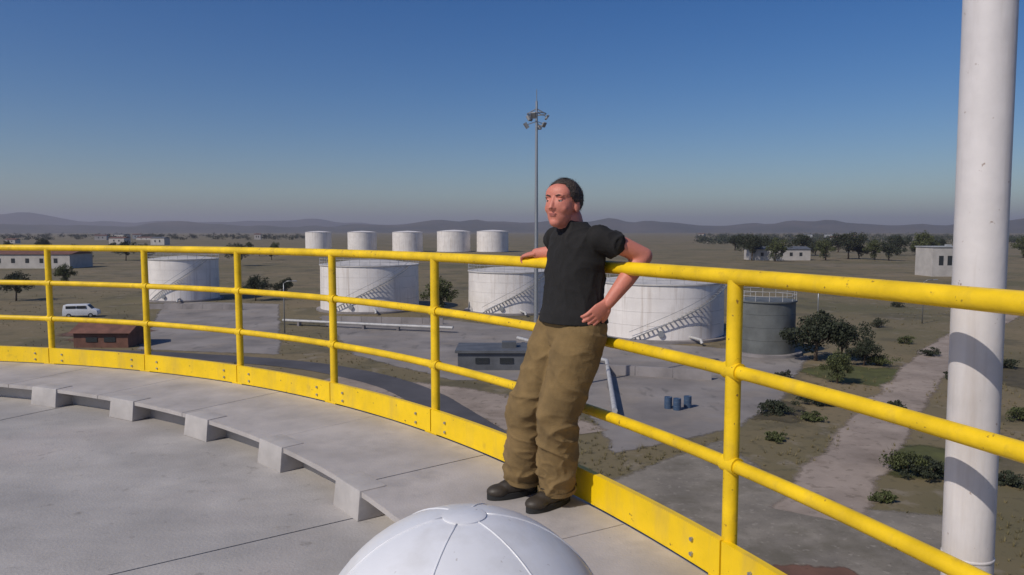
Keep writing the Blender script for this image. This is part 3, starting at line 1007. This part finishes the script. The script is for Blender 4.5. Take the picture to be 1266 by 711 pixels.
def remesh_obj(name, bm, m, parent, voxel=.008, smooth=4, folds=0.0, fscale=9.0, seed=0.0, stretch=(1, 1, 1), fmask=None):
    bmesh.ops.recalc_face_normals(bm, faces=bm.faces)
    me = bpy.data.meshes.new(name); bm.to_mesh(me); bm.free()
    o = bpy.data.objects.new(name, me); COL.objects.link(o)
    md = o.modifiers.new('r', 'REMESH'); md.mode = 'VOXEL'; md.voxel_size = voxel
    if smooth:
        ms = o.modifiers.new('s', 'SMOOTH'); ms.factor = .5; ms.iterations = smooth
    dg = bpy.context.evaluated_depsgraph_get()
    me2 = bpy.data.meshes.new_from_object(o.evaluated_get(dg))
    bpy.data.objects.remove(o)
    me2.name = name
    if folds:
        nr = [v.normal.copy() for v in me2.vertices]
        for v, n_ in zip(me2.vertices, nr):
            q = Vector((v.co.x * stretch[0], v.co.y * stretch[1], v.co.z * stretch[2])) * fscale + Vector((seed, seed, seed))
            w_ = Vector((noise.noise(q * .7), noise.noise(q * .7 + Vector((5, 5, 5))), 0)) * .6
            d = max(0, 1 - abs(noise.noise(q + w_)) * 3.2) ** 2 * 1.0 + .35 * max(0, 1 - abs(noise.noise((q + w_) * 1.9)) * 3) ** 2 + .5 * noise.noise(q * .6) - .25
            k = fmask(v.co) if fmask else 1
            v.co += n_ * d * folds * k
    for p in me2.polygons: p.use_smooth = True
    o = bpy.data.objects.new(name, me2); COL.objects.link(o); o.parent = parent
    me2.materials.clear(); me2.materials.append(m)
    return o

def ball(bm, c, r, Mr=None, n=20):
    q = bmesh.ops.create_uvsphere(bm, u_segments=n, v_segments=n // 2 + 2, radius=1)
    rx, ry, rz = r if isinstance(r, (list, tuple)) else (r, r, r)
    for v in q['verts']:
        p = Vector((v.co.x * rx, v.co.y * ry, v.co.z * rz))
        if Mr: p = Mr @ p
        v.co = p + Vector(c)
def limb(bm, pts, rs, n=18):
    """tapering limb with rounded joints; subdivided by interpolation"""
    tube(bm, pts, rs, n)
    for p, r in zip(pts, rs):
        ball(bm, p, r if not isinstance(r, (list, tuple)) else min(r), n=16)

BAS = Matrix((LF, FW, Vector((0, 0, 1)))).transposed()       # local (l, f, z) axes to world

def torso(bm, rows, n=24):
    """elliptical sections: (f, z, half width, half depth, lean)"""
    rings = []
    for (l, f, z, hw, hd) in rows:
        l -= .06; f -= .035; z += .01
        rings.append([bm.verts.new(W(l + hw * cos(t) * (1 if True else 1), f + hd * sin(t), z)) for t in [2 * pi * k / n for k in range(n)]])
    for a, b in zip(rings, rings[1:]):
        for k in range(n):
            bm.faces.new((a[k], a[(k + 1) % n], b[(k + 1) % n], b[k]))
    bm.faces.new(rings[0][::-1]); bm.faces.new(rings[-1])

# joints (l, f, z)
hipL, hipR = (.025, .125, .87), (-.150, .130, .87)
kneL, kneR = (-.045, .225, .46), (-.235, .265, .46)
ankL, ankR = (-.115, .175, .09), (-.315, .250, .09)
shL, shR = (.105, .105, 1.285), (-.225, .115, 1.285)
elL, wrL = (.190, -.085, 1.205), (.145, .080, .995)
elR, wrR = (-.40, -.05, 1.205), (-.54, .03, 1.20)
neck, headc = (-.06, .138, 1.335), (-.065, .190, 1.44)

# body: one continuous surface, head, neck, arms, trunk, legs
bm = bmesh.new()
torso(bm, [(0, .17, .84, .155, .10), (0, .165, .95, .145, .10), (0, .155, 1.08, .145, .10), (0, .15, 1.18, .15, .10), (0, .15, 1.26, .155, .095), (0, .155, 1.31, .10, .07)])
limb(bm, [W(*neck), W(-.06, .145, 1.375)], [.058, .055])
for s, k, a in ((hipL, kneL, ankL), (hipR, kneR, ankR)):
    limb(bm, [W(*s), W(*k), W(*a)], [.08, .052, .036])
limb(bm, [W(*shL), W(.155, .01, 1.25), W(*elL)], [.046, .044, .040])
limb(bm, [W(*elL), W(.172, .0, 1.10), W(*wrL)], [.041, .040, .028])
limb(bm, [W(*shR), W(-.33, .04, 1.245), W(*elR)], [.046, .044, .040])
limb(bm, [W(*elR), W(-.465, -.015, 1.205), W(*wrR)], [.041, .038, .027])
remesh_obj('body', bm, M_skin, man, .007, 6)

# head with a face, turned a little towards the camera
hyaw = R(-24)
HM = BAS @ Matrix.Rotation(hyaw, 3, 'Z') @ Matrix.Rotation(R(4), 3, 'X')
HC = W(*headc)
def H(x, y, z): return HC + HM @ Vector((x, y, z))
bm = bmesh.new()
ball(bm, H(0, -.014, .024), (.075, .092, .087), HM, 32)
ball(bm, H(0, .020, -.012), (.066, .068, .070), HM, 28)
ball(bm, H(0, .018, -.050), (.054, .062, .060), HM, 28)
ball(bm, H(0, .050, -.086), (.030, .028, .022), HM, 16)     # chin
for s in (-1, 1):
    ball(bm, H(.034 * s, .050, -.022), (.026, .022, .026), HM, 14)   # cheek
    ball(bm, H(.028 * s, .016, -.062), (.024, .040, .026), HM, 14)   # jaw
    ball(bm, H(.027 * s, .071, .031), (.022, .011, .008), HM, 12)    # brow
    ball(bm, H(.076 * s, -.010, -.008), (.009, .018, .031), HM @ Matrix.Rotation(s * .25, 3, 'Z'), 14)  # ear
    ball(bm, H(.011 * s, .085, -.025), (.009, .010, .008), HM, 10)   # nostril
tube(bm, [H(0, .076, .028), H(0, .084, .006), H(0, .094, -.016), H(0, .098, -.023), H(0, .086, -.028)], [.007, .0085, .0105, .0105, .007], 12)
ball(bm, H(0, .070, -.052), (.024, .014, .016), HM, 14)
ball(bm, H(0, .036, .045), (.064, .046, .048), HM, 22)      # forehead
limb(bm, [H(0, -.03, -.06), W(-.06, .138, 1.335)], [.054, .06])
remesh_obj('head', bm, M_skin, man, .0036, 9)
bm = bmesh.new(); ball(bm, H(0, .0800, -.049), (.020, .0065, .0036), HM, 14); ball(bm, H(0, .0790, -.0565), (.017, .0065, .0045), HM, 14)
obj('lips', bm, M_lip, man, True)
for s in (-1, 1):
    bm = bmesh.new(); ball(bm, H(.030 * s, .0655, .010), .0115, HM, 16)
    e = obj('eye', bm, M_eye, man, True)
    bm = bmesh.new(); ball(bm, H(.030 * s, .0752, .010), (.0055, .0035, .0055), HM, 12)
    obj('iris', bm, M_iris, e, True)
    bm = bmesh.new(); ball(bm, H(.030 * s, .0655, .0155), (.0135, .0128, .0085), HM, 14)
    obj('eyelid', bm, M_skin, man, True)
    bm = bmesh.new(); tube(bm, [H(.014 * s, .0835, .031), H(.030 * s, .0835, .036), H(.042 * s, .074, .033)], [.0025, .003, .002], 8)
    obj('eyebrow', bm, M_hair, man, True)
bm = bmesh.new()
ball(bm, H(0, -.020, .030), (.0785, .0895, .0865), HM, 48)
dl = []
for v in bm.verts:
    p = HM.inverted() @ (v.co - HC)
    if p.y > .044 - max(0, .03 - p.z) * 1.4 + .006 * noise.noise(p * 90) and p.z < .082 + .006 * noise.noise(p * 70) or p.z < -.055 + .01 * noise.noise(p * 60):
        dl.append(v)
bmesh.ops.delete(bm, geom=dl, context='VERTS')
bmesh.ops.solidify(bm, geom=bm.faces[:], thickness=.006)
for v in bm.verts: v.co += (v.co - HC).normalized() * .004 * noise.noise(v.co * 60)
hr = random.Random(9)
for f in list(bm.faces):
    c_ = f.calc_center_median()
    for _ in range(3):
        n_ = ((c_ - HC).normalized() + Vector((hr.gauss(0, .35), hr.gauss(0, .35), hr.gauss(0, .35) - .1))).normalized()
        e_ = n_.orthogonal().normalized() * .0012
        b_ = c_ + Vector((hr.gauss(0, .003), hr.gauss(0, .003), hr.gauss(0, .003)))
        bm.faces.new([bm.verts.new(b_ - e_), bm.verts.new(b_ + e_), bm.verts.new(b_ + n_ * hr.uniform(.002, .005))])
obj('hair', bm, M_hair, man)

# hands: palm, four unequal fingers, thumb
def hand(wr, dirv, palm_n, curl, side, nm='hand'):
    d = dirv.normalized(); n_ = (palm_n - d * palm_n.dot(d)).normalized(); s = d.cross(n_) * side   # s points to the thumb side
    bm = bmesh.new()
    w_ = wr
    tube(bm, [w_ - d * .02, w_ + d * .02, w_ + d * .055, w_ + d * .09], [(.016, .026), (.015, .032), (.014, .041), (.012, .041)], 18, up=n_)
    for k, (off, ln) in enumerate(((.030, .072), (.010, .080), (-.011, .075), (-.030, .058))):
        base = w_ + d * (.086 - abs(off) * .12) + s * off
        c = curl * (1 + .12 * k)
        pts = [base]; ang = c * .35
        for seg, q in zip((.45, .32, .23), (1, 1.1, .9)):
            dd = d * cos(ang) + n_ * sin(ang)
            pts.append(pts[-1] + dd * ln * seg)
            ang += c * q
        tube(bm, pts, [.0098, .0092, .0086, .0066], 10, up=s)
        for p, r in zip(pts, (.0098, .0095, .0088, .0068)): ball(bm, p, r, n=10)
    tb = w_ + d * .022 + s * .026
    tp = [tb, tb + d * .026 + s * .022 + n_ * .008, tb + d * .056 + s * .030 + n_ * .018, tb + d * .078 + s * .030 + n_ * .024]
    tube(bm, tp, [.015, .0125, .0105, .0075], 10)
    for p, r in zip(tp, (.015, .0127, .0107, .0077)): ball(bm, p, r, n=10)
    return remesh_obj(nm, bm, M_skin, man, .0038, 2)
dL = (W(*wrL) - W(*elL))
hand(W(*wrL), W(-.02, .085, -.075), W(-1, .1, -.1), .30, 1)
# right hand closed over the top rail
hand(W(-.54, .03, 1.20), W(-.10, .0, -.012), W(0, -.25, -1), .62, -1)

# T-shirt
bm = bmesh.new()
torso(bm, [(0, .162, .882, .190, .150), (0, .162, .886, .191, .151), (0, .163, .92, .184, .142), (0, .163, .95, .172, .130), (0, .155, 1.05, .166, .120), (0, .153, 1.13, .165, .122), (0, .150, 1.21, .172, .120), (0, .152, 1.28, .160, .105), (0, .158, 1.325, .100, .075), (0, .165, 1.350, .070, .066)], 32)
for sh, mid, el in ((shL, (.140, .060, 1.262), elL), (shR, (-.28, .07, 1.262), elR)):
    a, b_, c_ = Vector(W(*sh)), Vector(W(*mid)), Vector(W(*el))
    limb(bm, [a, b_], [.057, .058])
    tube(bm, [b_, b_.lerp(c_, .16)], [.058, .062], 18)
remesh_obj('t_shirt', bm, M_shirt, man, .006, 3, .011, 6, 3.0, (1.2, 1.2, .8), lambda c: min(1, max(0, (c.z - .905) / .12)))

# trousers: loose and long
bm = bmesh.new()
torso(bm, [(0, .155, .78, .164, .130), (0, .155, .85, .168, .134), (0, .165, .91, .170, .126), (0, .167, .94, .160, .115)], 32)
for s, k, a in ((hipL, kneL, ankL), (hipR, kneR, ankR)):
    s_, k_, a_ = W(*s), W(*k), W(*a)
    pts = [s_, s_.lerp(k_, .35), s_.lerp(k_, .75), k_, k_.lerp(a_, .4), k_.lerp(a_, .8), a_ + Vector((0, 0, -.015))]
    tube(bm, pts, [.118, .118, .104, .098, .096, .094, .090], 28)
    ball(bm, s_, .110)
remesh_obj('trousers', bm, M_trou, man, .006, 3, .016, 6.0, 8.0, (.9, .9, 1.3), lambda c: (.45 if c.z < .8 else max(0, .45 - (c.z - .8) * 5)) + .55 * max(0, 1 - abs(c.z - .42) / .25) + .6 * max(0, 1 - abs(c.z - .12) / .18))
for s, k, a in ((hipL, kneL, ankL), (hipR, kneR, ankR)):       # stitched hem at each cuff
    a_ = W(*a) + Vector((0, 0, -.012)); d_ = (W(*k) - W(*a)).normalized()
    bm = bmesh.new()
    tube(bm, [a_, a_ + d_ * .022], [.093, .094], 30, cap=False)
    obj('cuff', bm, M_trou, man, True)
for s in (-1, 1):                                     # slanted front pocket welts
    bm = bmesh.new()
    tube(bm, [W(-.06 + s * .105, .235, .90), W(-.06 + s * .150, .185, .80)], .004, 8)
    obj('pocket_welt', bm, M_trou, man, True)

# boots
for a, yaw in ((ankL, -.15), (ankR, .10)):
    BM = BAS @ Matrix.Rotation(yaw, 3, 'Z')
    c = W(*a); c = Vector((c.x, c.y, 0))
    B = lambda x, y, z: c + BM @ Vector((x, y, z))
    bm = bmesh.new()
    tube(bm, [B(0, -.01, .17), B(0, -.01, .10), B(0, 0, .06)], [.056, .053, .05], 20)
    ball(bm, B(0, -.025, .05), (.043, .058, .045), BM)
    ball(bm, B(0, .06, .045), (.045, .085, .042), BM)
    ball(bm, B(0, .13, .036), (.050, .065, .032), BM)
    box(bm, (0, 0, 0), (.07, .19, .03), Matrix.Translation(B(0, .05, .03)) @ BM.to_4x4())
    bt = remesh_obj('boot', bm, M_boot, man, .006, 3)
    bm = bmesh.new()
    n = 28
    lo, hi = [], []
    for k in range(n):
        t = 2 * pi * k / n
        y = .055 + .138 * sin(t)
        wx = (.047 + .010 * sin(t)) * cos(t)
        lo.append(bm.verts.new(B(wx, y, .0))); hi.append(bm.verts.new(B(wx * .98, y, .028)))
    for k in range(n): bm.faces.new((lo[k], lo[(k + 1) % n], hi[(k + 1) % n], hi[k]))
    bm.faces.new(lo[::-1]); bm.faces.new(hi)
    obj('sole', bm, M_sole, bt, True, 40)
    bm = bmesh.new()
    for k in range(4):
        y = .085 - k * .022; z = .088 + k * .013
        tube(bm, [B(-.022, y, z), B(0, y + .004, z + .005), B(.022, y, z)], .003, 6)
    obj('lace', bm, M_sole, bt, True)

# ------------------------------------------------------------------ the air
bm = bmesh.new()
box(bm, (0, 0, 149), (32000, 32000, 302))
hz = obj('haze', bm, None)
hz.data.materials.clear()
mh = bpy.data.materials.new('haze'); mh.use_nodes = True
n = mh.node_tree
n.nodes.remove(n.nodes['Principled BSDF'])
v = n.nodes.new('ShaderNodeVolumePrincipled')
v.inputs['Density'].default_value = 0.00013
v.inputs['Color'].default_value = (0.84, 0.80, 0.90, 1)
v.inputs['Anisotropy'].default_value = 0.2
n.links.new(v.outputs[0], n.nodes['Material Output'].inputs['Volume'])
hz.data.materials.append(mh)
tag(hz, 'pale bluish haze over the plain and hills', 'haze', kind='stuff')
